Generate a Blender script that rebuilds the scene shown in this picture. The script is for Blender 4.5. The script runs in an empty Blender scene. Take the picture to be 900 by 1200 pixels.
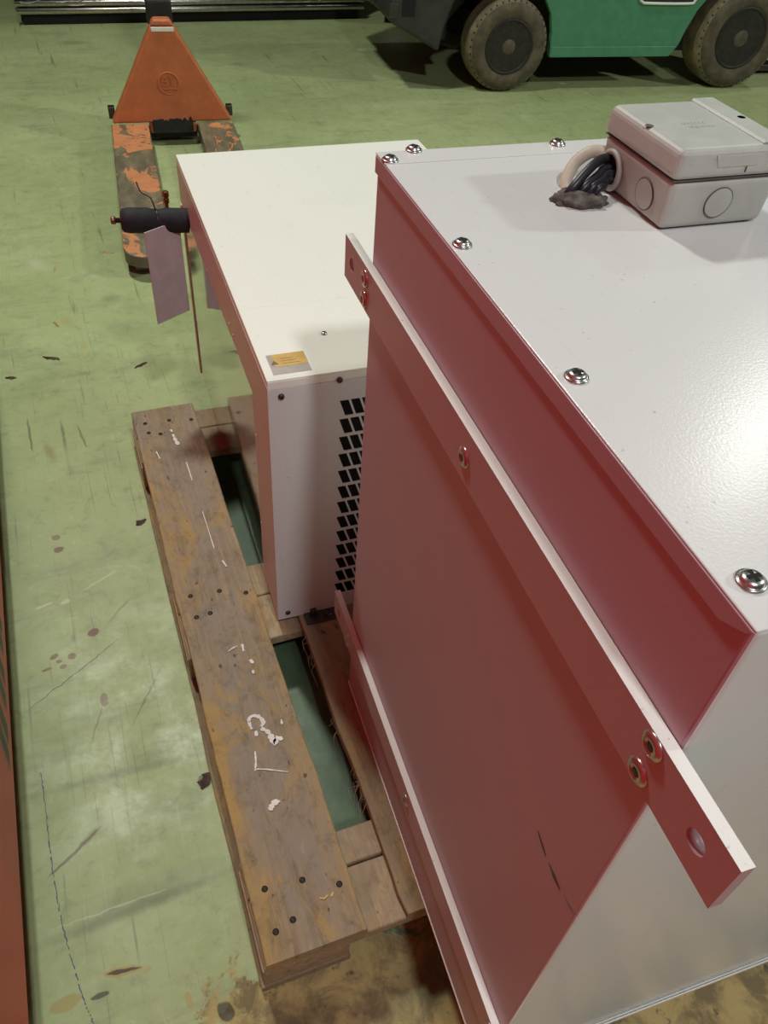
import bpy, bmesh, math, random
from mathutils import Vector, Matrix, noise
random.seed(7)
C = bpy.context.scene.collection
S = bpy.context.scene
PI = math.pi

# ------------------------------------------------------------------ camera
cam = bpy.data.cameras.new('camera')
cam.lens = 942.54 / 1200 * 36
cam.sensor_width = 36
cam.clip_start = 0.02
co = bpy.data.objects.new('camera', cam); C.objects.link(co)
_r = Vector((0.932894, -0.354769, 0.062031)); _u = Vector((0.206874, 0.668841, 0.714042)); _f = Vector((0.294809, 0.653292, -0.697350))
M = Matrix.Identity(4)
for i in range(3):
    M[i][0] = _r[i]; M[i][1] = _u[i]; M[i][2] = -_f[i]
M[0][3], M[1][3], M[2][3] = -0.23497, -0.12592, 1.43250
co.matrix_world = M
S.camera = co

# ------------------------------------------------------------------ view, hall ambience, lamps
S.view_settings.view_transform = 'Standard'
S.view_settings.look = 'None'
S.view_settings.exposure = -0.12
S.view_settings.gamma = 1.0
S.view_settings.use_curve_mapping = False
W = bpy.data.worlds.new('hall'); S.world = W; W.use_nodes = True
W.node_tree.nodes['Background'].inputs[0].default_value = (0.62, 0.60, 0.50, 1)
W.node_tree.nodes['Background'].inputs[1].default_value = 0.0


def lamp(name, loc, power, size, aim, col=(1, 0.97, 0.93)):
    l = bpy.data.lights.new(name, 'AREA'); l.shape = 'DISK'; l.size = size; l.energy = power; l.color = col
    o = bpy.data.objects.new(name, l); C.objects.link(o); o.location = loc
    o.rotation_euler = (Vector(aim) - Vector(loc)).to_track_quat('-Z', 'Y').to_euler()
    return o


# lamps; all but the last are high-bay lamps of the hall, placed where the shadows and the glare in the photograph put them
lamp('high_bay_or_added_lamp', (0.14, -2.3, 5.0), 108, 0.35, (0.1, 0.2, 0.3), (0.98, 0.98, 1.0))      # behind the camera
lamp('high_bay_or_added_lamp', (-0.45, 3.5, 4.6), 125, 0.40, (0, 1.6, 0), (0.97, 1, 0.91))             # along the aisle
lamp('high_bay_or_added_lamp', (6.18, 4.61, 6.0), 50, 0.34, (2.5, 1.2, 0.4), (0.97, 1, 0.92))          # ahead, right


lamp('high_bay_or_added_lamp', (9.0, -2.0, 6.0), 330, 0.45, (0.0, 0.4, 1.0), (0.98, 1, 0.94))         # added, unseen, behind right: lights the red housing for its red bounce

# ------------------------------------------------------------------ object helpers
def link(name, me, mat=None, parent=None):
    o = bpy.data.objects.new(name, me); C.objects.link(o)
    if mat is not None:
        for m in (mat if isinstance(mat, (list, tuple)) else [mat]):
            me.materials.append(m)
    if parent is not None:
        o.parent = parent
    return o


def thing(name, label, cat, loc=(0, 0, 0), rz=0, group=None):
    o = bpy.data.objects.new(name, None); C.objects.link(o)
    o.location = loc; o.rotation_euler = (0, 0, rz); o.empty_display_size = 0.1
    o['label'] = label; o['category'] = cat
    if group: o['group'] = group
    return o


def tag(o, label=None, cat=None, group=None, kind=None):
    if label: o['label'] = label
    if cat: o['category'] = cat
    if group: o['group'] = group
    if kind: o['kind'] = kind
    return o


class MB:
    """collects simple solids into one mesh"""
    def __init__(s):
        s.v = []; s.f = []; s.mi = []; s.sm = []; s.cur = 0

    def add(s, vs, fs, smooth=False):
        b = len(s.v); s.v += [tuple(x) for x in vs]
        for f in fs:
            s.f.append(tuple(i + b for i in f)); s.mi.append(s.cur); s.sm.append(smooth)
        return s

    def box(s, x0, x1, y0, y1, z0, z1):
        vs = [(x, y, z) for z in (z0, z1) for y in (y0, y1) for x in (x0, x1)]
        return s.add(vs, [(0, 2, 3, 1), (4, 5, 7, 6), (0, 1, 5, 4), (2, 6, 7, 3), (0, 4, 6, 2), (1, 3, 7, 5)])

    def prism(s, poly, axis, a0, a1):
        """poly: 2D points; axis 'x' 'y' 'z' extrude between a0 and a1"""
        n = len(poly)
        def P(p, a):
            return {'x': (a, p[0], p[1]), 'y': (p[0], a, p[1]), 'z': (p[0], p[1], a)}[axis]
        vs = [P(p, a0) for p in poly] + [P(p, a1) for p in poly]
        fs = [tuple(range(n))[::-1], tuple(range(n, 2 * n))] + [(i, (i + 1) % n, (i + 1) % n + n, i + n) for i in range(n)]
        return s.add(vs, fs)

    def lathe(s, prof, n, org, axis=(0, 0, 1), smooth=True):
        """prof: (radius, height) list, revolved round axis at org"""
        q = Vector((0, 0, 1)).rotation_difference(Vector(axis)); org = Vector(org); vs = []; fs = []
        for r, h in prof:
            for k in range(n):
                a = 2 * PI * k / n
                vs.append(org + q @ Vector((r * math.cos(a), r * math.sin(a), h)))
        m = len(prof)
        for i in range(m - 1):
            for k in range(n):
                k2 = (k + 1) % n
                fs.append((i * n + k, i * n + k2, (i + 1) * n + k2, (i + 1) * n + k))
        s.add(vs, fs, smooth)
        s.add([vs[k] for k in range(n)][::-1], [tuple(range(n))], False)
        s.add([vs[(m - 1) * n + k] for k in range(n)], [tuple(range(n))], False)
        return s

    def tube(s, pts, r, n=8, smooth=True):
        pts = [Vector(p) for p in pts]; rs = r if isinstance(r, (list, tuple)) else [r] * len(pts)
        vs = []; fs = []; up = None
        for i, p in enumerate(pts):
            t = (pts[min(i + 1, len(pts) - 1)] - pts[max(i - 1, 0)]).normalized()
            if up is None:
                up = t.orthogonal().normalized()
            up = (up - t * up.dot(t)).normalized(); w = t.cross(up)
            for k in range(n):
                a = 2 * PI * k / n
                vs.append(p + (up * math.cos(a) + w * math.sin(a)) * rs[i])
        for i in range(len(pts) - 1):
            for k in range(n):
                k2 = (k + 1) % n
                fs.append((i * n + k, i * n + k2, (i + 1) * n + k2, (i + 1) * n + k))
        s.add(vs, fs, smooth)
        s.add(vs[:n], [tuple(range(n))[::-1]]); s.add(vs[-n:], [tuple(range(n))])
        return s

    def build(s, name, mat=None, parent=None, bevel=0, seg=2, kind=None, label=None, weld=False):
        me = bpy.data.meshes.new(name); me.from_pydata(s.v, [], s.f)
        for p, m, sm in zip(me.polygons, s.mi, s.sm):
            p.material_index = m; p.use_smooth = sm
        bm = bmesh.new(); bm.from_mesh(me)
        if weld: bmesh.ops.remove_doubles(bm, verts=bm.verts, dist=1e-5)
        bmesh.ops.recalc_face_normals(bm, faces=bm.faces)
        bm.to_mesh(me); bm.free()
        o = link(name, me, mat, parent)
        if bevel:
            b = o.modifiers.new('bevel', 'BEVEL'); b.width = bevel; b.segments = seg; b.limit_method = 'ANGLE'; b.angle_limit = math.radians(40)
            if hasattr(b, 'harden_normals'): b.harden_normals = False
        if kind: o['kind'] = kind
        if label: o['label'] = label
        return o


def box_part(name, x0, x1, y0, y1, z0, z1, mat, parent=None, bevel=0, **k):
    return MB().box(x0, x1, y0, y1, z0, z1).build(name, mat, parent, bevel, **k)


def curve_pts(ctrl, n=6):
    """Catmull-Rom through control points"""
    P = [Vector(p) for p in ctrl]; P = [P[0]] + P + [P[-1]]; out = []
    for i in range(1, len(P) - 2):
        for k in range(n):
            t = k / n
            a, b, c, d = P[i - 1], P[i], P[i + 1], P[i + 2]
            out.append(0.5 * ((2 * b) + (c - a) * t + (2 * a - 5 * b + 4 * c - d) * t * t + (3 * b - a - 3 * c + d) * t ** 3))
    out.append(P[-2]); return out


def plate_with_holes(rect, holes, t0, t1, axis, nseg=16):
    """rectangular plate (a0,a1,b0,b1) with round holes (a,b,r): returns a bmesh-ready MB; axis = thickness axis 'x' or 'y'.
    built as strips between the holes, each hole sitting in its own square cell"""
    a0, a1, b0, b1 = rect; m = MB()
    def P(a, b, t):
        return (t, a, b) if axis == 'x' else (a, t, b)
    hs = sorted(holes); cuts = [a0]
    for a, b, r in hs: cuts += [a - r * 1.5, a + r * 1.5]
    cuts.append(a1)
    for t in (t0, t1):
        for i in range(0, len(cuts), 2):
            m.add([P(cuts[i], b0, t), P(cuts[i + 1], b0, t), P(cuts[i + 1], b1, t), P(cuts[i], b1, t)], [(0, 1, 2, 3)])
        for a, b, r in hs:
            q = r * 1.5
            ring = [(a + r * math.cos(2 * PI * k / nseg), b + r * math.sin(2 * PI * k / nseg)) for k in range(nseg)]
            outer = []
            for k in range(nseg):
                c, s_ = math.cos(2 * PI * k / nseg), math.sin(2 * PI * k / nseg); mx = max(abs(c), abs(s_))
                ob = b + (b1 - b) * s_ / mx if s_ > 0 else b + (b - b0) * s_ / mx
                outer.append((a + q * c / mx, ob))
            vs = [P(*p, t) for p in ring] + [P(*p, t) for p in outer]
            m.add(vs, [(k, (k + 1) % nseg, (k + 1) % nseg + nseg, k + nseg) for k in range(nseg)])
    for a, b, r in hs:
        ring = [(a + r * math.cos(2 * PI * k / nseg), b + r * math.sin(2 * PI * k / nseg)) for k in range(nseg)]
        vs = [P(*p, t0) for p in ring] + [P(*p, t1) for p in ring]
        m.add(vs, [(k, (k + 1) % nseg, (k + 1) % nseg + nseg, k + nseg) for k in range(nseg)], True)
    E_ = [(a0, b0), (a1, b0), (a1, b1), (a0, b1)]
    for k in range(4):
        p, q = E_[k], E_[(k + 1) % 4]
        m.cur = 1 if k == 2 else 0
        m.add([P(*p, t0), P(*q, t0), P(*q, t1), P(*p, t1)], [(0, 1, 2, 3)])
    m.cur = 0
    return m


# ------------------------------------------------------------------ materials
class Mat:
    def __init__(s, name, rough=0.5, metal=0.0, spec=0.5, coat=0.0):
        s.m = bpy.data.materials.new(name); s.m.use_nodes = True
        s.nt = s.m.node_tree; s.n = s.nt.nodes; s.b = s.n['Principled BSDF']
        s.b.inputs['Roughness'].default_value = rough; s.b.inputs['Metallic'].default_value = metal
        s.b.inputs['Specular IOR Level'].default_value = spec
        s.b.inputs['Coat Weight'].default_value = coat
        s._co = None

    def L(s, a, b): s.nt.links.new(a, b)

    def coord(s, kind='Object'):
        t = s.n.new('ShaderNodeTexCoord'); return t.outputs[kind]

    def mapping(s, vec, scale=(1, 1, 1), loc=(0, 0, 0), rot=(0, 0, 0)):
        m = s.n.new('ShaderNodeMapping'); s.L(vec, m.inputs[0])
        m.inputs['Location'].default_value = loc; m.inputs['Rotation'].default_value = rot; m.inputs['Scale'].default_value = scale
        return m.outputs[0]

    def noise(s, vec, scale=5, detail=4, rough=0.6, dist=0):
        n = s.n.new('ShaderNodeTexNoise'); s.L(vec, n.inputs['Vector'])
        n.inputs['Scale'].default_value = scale; n.inputs['Detail'].default_value = detail
        n.inputs['Roughness'].default_value = rough; n.inputs['Distortion'].default_value = dist
        return n.outputs['Fac']

    def ramp(s, fac, lo, hi, a=0.0, b=1.0):
        r = s.n.new('ShaderNodeMapRange'); r.interpolation_type = 'SMOOTHSTEP'
        s.L(fac, r.inputs[0]); r.inputs[1].default_value = lo; r.inputs[2].default_value = hi
        r.inputs[3].default_value = a; r.inputs[4].default_value = b
        return r.outputs[0]

    def math(s, op, a, b=None):
        m = s.n.new('ShaderNodeMath'); m.operation = op
        for i, x in enumerate((a, b)):
            if x is None: continue
            if isinstance(x, (int, float)): m.inputs[i].default_value = x
            else: s.L(x, m.inputs[i])
        return m.outputs[0]

    def mix(s, fac, a, b):
        m = s.n.new('ShaderNodeMix'); m.data_type = 'RGBA'
        if isinstance(fac, (int, float)): m.inputs[0].default_value = fac
        else: s.L(fac, m.inputs[0])
        for i, x in ((6, a), (7, b)):
            if isinstance(x, (tuple, list)): m.inputs[i].default_value = (*x[:3], 1)
            else: s.L(x, m.inputs[i])
        return m.outputs[2]

    def color(s, c):
        if isinstance(c, (tuple, list)): s.b.inputs['Base Color'].default_value = (*c[:3], 1)
        else: s.L(c, s.b.inputs['Base Color'])
        return s

    def rough(s, x): s.L(x, s.b.inputs['Roughness']); return s

    def bump(s, h, strength=0.2, dist=0.01):
        b = s.n.new('ShaderNodeBump'); b.inputs['Strength'].default_value = strength; b.inputs['Distance'].default_value = dist
        s.L(h, b.inputs['Height']); s.L(b.outputs[0], s.b.inputs['Normal']); return s


def plain(name, col, rough=0.5, metal=0.0, var=0.12, scale=30, spec=0.5, bump=0, bscale=200, coat=0):
    m = Mat(name, rough, metal, spec, coat); v = m.coord()
    f = m.noise(v, scale, 3)
    m.color(m.mix(m.ramp(f, 0.35, 0.7), tuple(c * (1 - var) for c in col), tuple(min(1, c * (1 + var)) for c in col)))
    if bump: m.bump(m.noise(v, bscale, 2), bump, 0.001)
    return m.m


def powder(name, col, dirt=(0.35, 0.31, 0.26), rough=0.32, bump=0.12):
    m = Mat(name, rough, 0, 0.5); v = m.coord()
    f = m.noise(v, 3.5, 6, 0.7)
    c = m.mix(m.ramp(f, 0.5, 0.85, 0, 0.12), col, dirt)
    g = m.noise(m.mapping(v, (1, 1, 1), (3, 1, 7)), 160, 1)
    c = m.mix(m.ramp(g, 0.72, 0.80, 0, 0.45), c, dirt)
    g2 = m.noise(m.mapping(v, (14, 2.5, 2.5), (1, 2, 0), (0, 0, 0.9)), 5, 4)
    c = m.mix(m.ramp(g2, 0.63, 0.72, 0, 0.10), c, dirt)
    m.color(c)
    m.bump(m.noise(v, 420, 2), bump, 0.0008)
    return m.m


WHITE = powder('white_powder_coat', (0.68, 0.695, 0.685), rough=0.24)
CREAM = powder('cream_powder_coat', (0.84, 0.86, 0.78), rough=0.38)
PINKBOUNCE = powder('side_panel_tinted_red_bounce', (0.66, 0.50, 0.49), rough=0.4, bump=0.03)  # white coat with red bounce light tinted in, for left-facing panels
REDBOUNCE = powder('panel_painted_red_bounce', (0.49, 0.37, 0.44), dirt=(0.40, 0.22, 0.20), rough=0.42, bump=0.03)  # white casing side; light reflected off the red housing is painted into its colour
REDBOUNCEBAR = powder('bar_painted_red_bounce', (0.49, 0.35, 0.38), dirt=(0.40, 0.22, 0.20), rough=0.42, bump=0.05)  # white bars, their colour reddened to stand in for the red bounce
PLASTIC = plain('grey_plastic', (0.45, 0.475, 0.43), 0.45, var=0.05, bump=0.1, bscale=500)
PLASTICDARK = plain('plastic_groove', (0.10, 0.09, 0.085), 0.6)
CHROME = plain('chrome_screw', (0.56, 0.56, 0.54), 0.30, 1.0, 0.2, 400)
BOLT = plain('satin_bolt_head', (0.60, 0.50, 0.48), 0.28, 0.9, 0.08)
DARKSTEEL = plain('dark_steel', (0.10, 0.095, 0.09), 0.4, 0.9)
BLACK = plain('black_void', (0.006, 0.006, 0.006), 0.8, var=0.2)
FOAM = plain('black_foam', (0.014, 0.015, 0.020), 0.75, var=0.3, scale=60, bump=0.3, bscale=300)
CABLE = plain('black_cable', (0.020, 0.022, 0.03), 0.4)
PALECABLE = plain('cream_cable', (0.60, 0.56, 0.44), 0.5)
PUTTY = plain('grey_putty', (0.12, 0.11, 0.095), 0.9, var=0.35, scale=120, bump=0.6, bscale=260)
BRASS = plain('brass', (0.45, 0.22, 0.09), 0.35, 1.0)
COPPER = plain('copper', (0.30, 0.17, 0.12), 0.4, 0.9)
RUBBER = plain('black_rubber', (0.02, 0.02, 0.02), 0.7, var=0.3)

def steel_mat():
    m = Mat('polished_steel_sheet', 0.07, 1.0); v = m.coord()
    f = m.noise(v, 3, 4)
    m.color(m.mix(m.ramp(f, 0.4, 0.7), (0.60, 0.54, 0.50), (0.68, 0.62, 0.58)))
    m.bump(m.noise(v, 7, 2), 0.04, 0.01)
    return m.m


def wood_mat(name, dark, light, edge, grey, seed, worn=False):
    m = Mat(name, 0.8, 0, 0.25); v = m.coord()
    g = m.noise(m.mapping(v, (70, 2.2, 70), (seed, seed * 2, seed)), 1.6, 6, 0.7, 0.5)
    c = m.mix(m.ramp(g, 0.30, 0.72), dark, light)
    pat = m.noise(m.mapping(v, (6, 3.0, 6), (seed, 0, 3)), 1.7, 6, 0.7, 0.8)
    c = m.mix(m.ramp(pat, 0.36, 0.60, 0, 0.85), c, grey)
    pat2 = m.noise(m.mapping(v, (8, 2.6, 8), (3 * seed, 5, 1)), 1.8, 6, 0.7, 1.0)
    c = m.mix(m.ramp(pat2, 0.50, 0.66, 0, 0.75), c, edge)
    if worn:
        sp = m.n.new('ShaderNodeSeparateXYZ'); m.L(v, sp.inputs[0])
        ed = m.math('MULTIPLY', m.math('ABSOLUTE', m.math('SUBTRACT', sp.outputs[0], 0.079)), 5.5)
        ed = m.math('ADD', m.math('ADD', ed, m.math('MULTIPLY', pat2, 0.9)), m.math('MULTIPLY', sp.outputs[1], -0.22))
        c = m.mix(m.ramp(ed, 0.50, 0.95, 0, 0.75), c, edge)
    mot = m.noise(m.mapping(v, (1, .6, 1), (seed, 3, 8)), 38, 6, 0.75, 0.4)
    c = m.mix(m.ramp(mot, 0.46, 0.72, 0, 0.55), c, tuple(x * 0.55 for x in dark))
    c = m.mix(m.ramp(mot, 0.42, 0.25, 0, 0.35), c, tuple(min(1, x * 1.25) for x in light))
    dots = m.noise(m.mapping(v, (1, .5, 1), (seed, 9, 4)), 70, 2, 0.5)
    c = m.mix(m.ramp(dots, 0.68, 0.75, 0, 0.7), c, (0.05, 0.035, 0.025))
    fine = m.noise(m.mapping(v, (300, 12, 300), (seed, 1, 1)), 2, 3)
    c = m.mix(m.ramp(fine, 0.55, 0.75, 0, 0.25), c, tuple(x * 0.5 for x in dark))
    m.color(c)
    m.bump(m.math('ADD', mot, m.math('MULTIPLY', fine, 0.6)), 0.4, 0.002)
    return m.m


STEEL = steel_mat()
WOOD_TOP = wood_mat('weathered_plank', (0.23, 0.18, 0.11), (0.40, 0.315, 0.20), (0.44, 0.295, 0.105), (0.30, 0.255, 0.195), 1.0, True)
WOOD_TAN = wood_mat('tan_plank', (0.23, 0.17, 0.09), (0.40, 0.31, 0.17), (0.46, 0.30, 0.11), (0.29, 0.235, 0.16), 4.0)
WOOD_PALE = wood_mat('pale_board', (0.34, 0.25, 0.14), (0.52, 0.41, 0.26), (0.42, 0.26, 0.10), (0.30, 0.23, 0.16), 7.0)


def floor_mat():
    m = Mat('green_floor_paint', 0.35, 0, 0.5); v = m.coord()
    big = m.noise(v, 0.9, 5, 0.6)
    c = m.mix(m.ramp(big, 0.35, 0.7), (0.36, 0.435, 0.195), (0.455, 0.530, 0.260))
    mid = m.noise(m.mapping(v, (1, 1, 1), (3, 8, 0)), 6, 6, 0.7, 0.3)
    c = m.mix(m.ramp(mid, 0.50, 0.74, 0, 0.5), c, (0.25, 0.30, 0.16))
    pale = m.noise(m.mapping(v, (1, 1, 1), (13, 2, 0)), 9, 6, 0.75, 0.4)
    c = m.mix(m.ramp(pale, 0.55, 0.78, 0, 0.35), c, (0.52, 0.60, 0.33))
    # drag scratches in three directions
    for k, (rz, s1, s2, lo, col, a) in enumerate([(0.55, 42, 1.6, 0.66, (0.09, 0.085, 0.05), 0.6), (-0.9, 60, 1.2, 0.68, (0.10, 0.09, 0.055), 0.5),
                                                 (0.95, 130, 2.5, 0.64, (0.13, 0.13, 0.075), 0.5), (0.30, 140, 3.0, 0.65, (0.12, 0.12, 0.07), 0.45), (-0.3, 120, 3.5, 0.66, (0.13, 0.12, 0.07), 0.4), (0.15, 75, 2.2, 0.67, (0.50, 0.54, 0.34), 0.5), (1.25, 50, 1.4, 0.67, (0.10, 0.10, 0.06), 0.5)]):
        s_ = m.noise(m.mapping(v, (s1, s2, 1), (k * 3.1, k, 0), (0, 0, rz)), 1, 3, 0.5, 0.25)
        msk = m.ramp(m.noise(m.mapping(v, (1, 1, 1), (k * 7, 4, 0)), 2.3, 3), 0.42, 0.62)
        c = m.mix(m.math('MULTIPLY', m.ramp(s_, lo, lo + 0.07, 0, a), msk), c, col)
    mt = m.noise(m.mapping(v, (1, 1, 1), (6, 3, 0), (0, 0, 0.4)), 26, 7, 0.78, 0.5)
    c = m.mix(m.ramp(mt, 0.50, 0.72, 0, 0.50), c, (0.20, 0.225, 0.125))
    c = m.mix(m.ramp(mt, 0.44, 0.30, 0, 0.45), c, (0.56, 0.61, 0.38))
    # smudged wheel dirt across the near floor
    smu = m.noise(m.mapping(v, (1.2, 6, 1), (2, 5, 0), (0, 0, 0.35)), 2.2, 6, 0.7, 0.5)
    c = m.mix(m.ramp(smu, 0.52, 0.75, 0, 0.5), c, (0.22, 0.24, 0.14))
    # bare patch: paint worn down to yellowish brown, in front of the pallet and under the tall cabinet
    sep = m.n.new('ShaderNodeSeparateXYZ'); m.L(v, sep.inputs[0]); X, Y = sep.outputs[0], sep.outputs[1]
    edge = m.noise(m.mapping(v, (1, 1, 1), (5, 5, 0)), 7, 7, 0.72, 0.4)
    fy = m.math('MULTIPLY', m.math('SUBTRACT', 0.30, Y), 1.8)
    fx = m.math('MINIMUM', m.math('MULTIPLY', m.math('ADD', X, 0.30), 3.0), 0.28)
    fld = m.math('ADD', m.math('ADD', edge, m.math('MINIMUM', fy, 0.22)), m.math('MINIMUM', fx, 0.06))
    worn = m.ramp(fld, 0.57, 0.62)
    wn = m.noise(m.mapping(v, (1, 1, 1), (9, 1, 0)), 14, 6, 0.7, 0.6)
    wc = m.mix(m.ramp(wn, 0.38, 0.62), (0.20, 0.16, 0.075), (0.46, 0.37, 0.15))
    wc = m.mix(m.ramp(m.noise(m.mapping(v, (1, 1, 1), (1, 7, 0)), 24, 5, 0.7), 0.60, 0.68, 0, 0.8), wc, (0.055, 0.05, 0.04))
    near = m.math('MULTIPLY', worn, m.ramp(Y, 0.42, 0.34))
    near = m.math('MULTIPLY', near, m.ramp(X, 1.6, 1.3))
    c = m.mix(near, c, wc)
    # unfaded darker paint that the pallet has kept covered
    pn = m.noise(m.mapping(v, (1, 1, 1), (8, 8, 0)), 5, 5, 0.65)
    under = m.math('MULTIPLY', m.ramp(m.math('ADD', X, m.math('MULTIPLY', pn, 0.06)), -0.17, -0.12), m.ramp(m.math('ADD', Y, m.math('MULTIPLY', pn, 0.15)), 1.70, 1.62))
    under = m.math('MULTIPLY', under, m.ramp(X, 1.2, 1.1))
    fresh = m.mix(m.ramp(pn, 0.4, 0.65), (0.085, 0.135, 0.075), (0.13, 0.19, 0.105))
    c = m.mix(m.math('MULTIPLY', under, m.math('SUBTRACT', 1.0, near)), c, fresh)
    # individual stains: (x, y, rx, ry, rot, colour, strength)
    wv = m.n.new('ShaderNodeVectorMath'); wv.operation = 'ADD'
    nz = m.n.new('ShaderNodeTexNoise'); m.L(v, nz.inputs['Vector']); nz.inputs['Scale'].default_value = 45; nz.inputs['Detail'].default_value = 4
    sc = m.n.new('ShaderNodeVectorMath'); sc.operation = 'SCALE'; m.L(nz.outputs['Color'], sc.inputs[0]); sc.inputs['Scale'].default_value = 0.010
    m.L(v, wv.inputs[0]); m.L(sc.outputs[0], wv.inputs[1])
    red = (0.17, 0.065, 0.045); oil = (0.055, 0.05, 0.035); yel = (0.42, 0.33, 0.10); pal = (0.55, 0.58, 0.40); dg = (0.05, 0.085, 0.05)
    ST = [(-0.412, 1.367, .010, .010, 0, red, .6), (-0.409, 1.325, .013, .010, 0, red, .75), (-0.361, 1.055, .013, .011, .6, red, .85),
          (-0.410, 1.005, .009, .008, 0, red, .7), (-0.445, 1.015, .010, .007, .5, red, .7), (-0.436, 1.000, .007, .005, 0, red, .7),
          (-0.430, 0.985, .007, .006, 0, red, .6), (-0.460, 0.988, .007, .004, 0, red, .6), (-0.467, 0.986, .004, .004, 0, red, .6),
          (-0.403, 1.054, .006, .014, 0, red, .5), (-0.361, 0.878, .009, .016, 0, (0.20, 0.14, 0.09), .7), (-0.40, 1.69, .012, .05, .2, red, .35),
          (-0.394, 0.366, .034, .0075, -.15, yel, .9), (-0.394, 0.366, .029, .0035, -.15, (.05, .035, .02), .9), (-.432, .344, .015, .004, 0, oil, .8), (-0.483, 0.350, .026, .011, .1, yel, .7),
          (-.306, .29, .006, .013, 0, yel, .7), (-.36, .355, .008, .004, .5, yel, .6), (-0.256, 0.257, .017, .021, .4, yel, .7), (-0.256, 0.257, .013, .017, .4, oil, .85),
          (-.339, .706, .16, .010, -.04, (.12, .13, .07), .40), (-.34, .72, .10, .022, .08, (.12, .13, .07), .22), (-.355, .456, .17, .012, .05, (.10, .11, .06), .50), (-.33, .475, .12, .028, .05, (.12, .13, .07), .28),
          (-.446, .584, .06, .0035, .57, (.11, .07, .05), .7), (-.42, .602, .025, .007, .6, (.13, .09, .06), .5), (-.406, .962, .125, .0013, .56, oil, .7), (-.398, .468, .10, .0015, .02, pal, .6),
          (-.445, 1.782, .08, .0035, -1.54, (.13, .12, .07), .7), (-.314, 1.736, .055, .003, -1.43, (.13, .12, .07), .6), (-.30, 1.10, .05, .003, .8, oil, .4), (-.28, .86, .07, .0025, 1.0, oil, .5), (-.38, .83, .05, .002, 1.2, oil, .5),
          (-0.208, 0.641, .014, .016, 0, (0.12, 0.13, 0.07), .9), (0.02, 5.426, .09, .05, 0, oil, .35), (-0.148, 2.45, .035, .03, 0, oil, .3),
          (-0.36, 2.75, .03, .05, .3, pal, .5), (-0.30, 2.35, .02, .03, 0, yel, .5), (-0.26, 2.18, .012, .02, 0, yel, .5), (1.692, 5.077, .03, .03, 0, pal, .8),
          (0.06, 0.19, .075, .055, .3, dg, .55), (0.30, 0.00, .05, .03, 0, dg, .8), (0.62, -0.05, .08, .03, .3, dg, .8), (-0.41, 1.16, .012, .006, .3, pal, .9), (-0.455, 1.162, .020, .0035, .2, pal, .9), (-0.33, 1.2, .05, .0035, .45, pal, .6),
          (-0.15, 0.20, .05, .03, .3, oil, .35)]
    sv = m.n.new('ShaderNodeSeparateXYZ'); m.L(wv.outputs[0], sv.inputs[0])
    for (x, y, rx, ry, ro, col, st) in ST:
        mp = m.mapping(wv.outputs[0], (1, 1, 1), (0, 0, 0))
        mn = mp.node; mn.vector_type = 'TEXTURE'
        mn.inputs['Location'].default_value = (x + 0.005, y + 0.005, 0.005); mn.inputs['Rotation'].default_value = (0, 0, ro); mn.inputs['Scale'].default_value = (rx, ry, 1)
        ln = m.n.new('ShaderNodeVectorMath'); ln.operation = 'LENGTH'; m.L(mp, ln.inputs[0])
        c = m.mix(m.ramp(ln.outputs['Value'], 1.05 if st > 0.55 else 1.4, 0.8 if st > 0.55 else 0.1, 0, st), c, col)
    m.color(c)
    r = m.ramp(m.noise(m.mapping(v, (1, 1, 1), (2, 2, 0)), 9, 6, 0.75), 0.3, 0.7, 0.36, 0.60)
    r = m.math('ADD', r, m.math('MULTIPLY', near, 0.3))
    m.rough(r)
    m.bump(m.math('SUBTRACT', m.noise(v, 60, 3), m.math('MULTIPLY', near, 1.5)), 0.10, 0.002)
    return m.m


def chipped_paint(name, paint, bare, scale, lo, rough=0.45, stretch=(1, 1, 1)):
    m = Mat(name, rough, 0, 0.5); v = m.coord()
    f = m.noise(m.mapping(v, stretch), scale, 6, 0.65, 0.8)
    p = m.mix(m.ramp(m.noise(v, 18, 4), 0.35, 0.7), tuple(x * 0.85 for x in paint), paint)
    b = m.mix(m.ramp(m.noise(m.mapping(v, (3, 1, 3), (4, 4, 4)), 9, 5), 0.35, 0.7), bare, tuple(x * 1.7 for x in bare))
    k = m.ramp(f, lo, lo + 0.02)
    m.color(m.mix(k, p, b))
    m.L(m.math('MULTIPLY', k, 0.15), m.b.inputs['Metallic'])
    m.bump(k, 0.3, 0.001)
    return m.m


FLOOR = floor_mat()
JACK_ORANGE = chipped_paint('orange_jack_paint', (0.60, 0.185, 0.070), (0.12, 0.05, 0.03), 12, 0.78)
FORK_PAINT = chipped_paint('worn_fork_paint', (0.66, 0.27, 0.115), (0.15, 0.13, 0.08), 4.2, 0.50, 0.5, (1, 0.7, 1))
FORK_STEEL = chipped_paint('bare_fork_steel', (0.14, 0.12, 0.09), (0.09, 0.08, 0.06), 8, 0.5, 0.35)
GREEN = chipped_paint('green_truck_paint', (0.085, 0.295, 0.165), (0.10, 0.12, 0.08), 9, 0.82, 0.4)
DARKGREY = plain('dark_grey_cast_iron', (0.035, 0.035, 0.032), 0.55, var=0.25, scale=8)
TYRE = plain('dusty_tyre_rubber', (0.20, 0.165, 0.095), 0.85, var=0.3, scale=12, bump=0.3, bscale=120)
TYREDARK = plain('tyre_sidewall_rubber', (0.105, 0.088, 0.055), 0.8, var=0.3, scale=14)
RIM = plain('dark_wheel_rim', (0.022, 0.019, 0.016), 0.6, var=0.3)
REDPAINT = powder('red_machine_paint', (0.78, 0.018, 0.026), dirt=(0.25, 0.03, 0.02), rough=0.35, bump=0.03)
LETTER = plain('grey_green_lettering', (0.10, 0.12, 0.085), 0.5)
LETTEREDGE = plain('pale_letter_outline', (0.32, 0.30, 0.24), 0.5)
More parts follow.
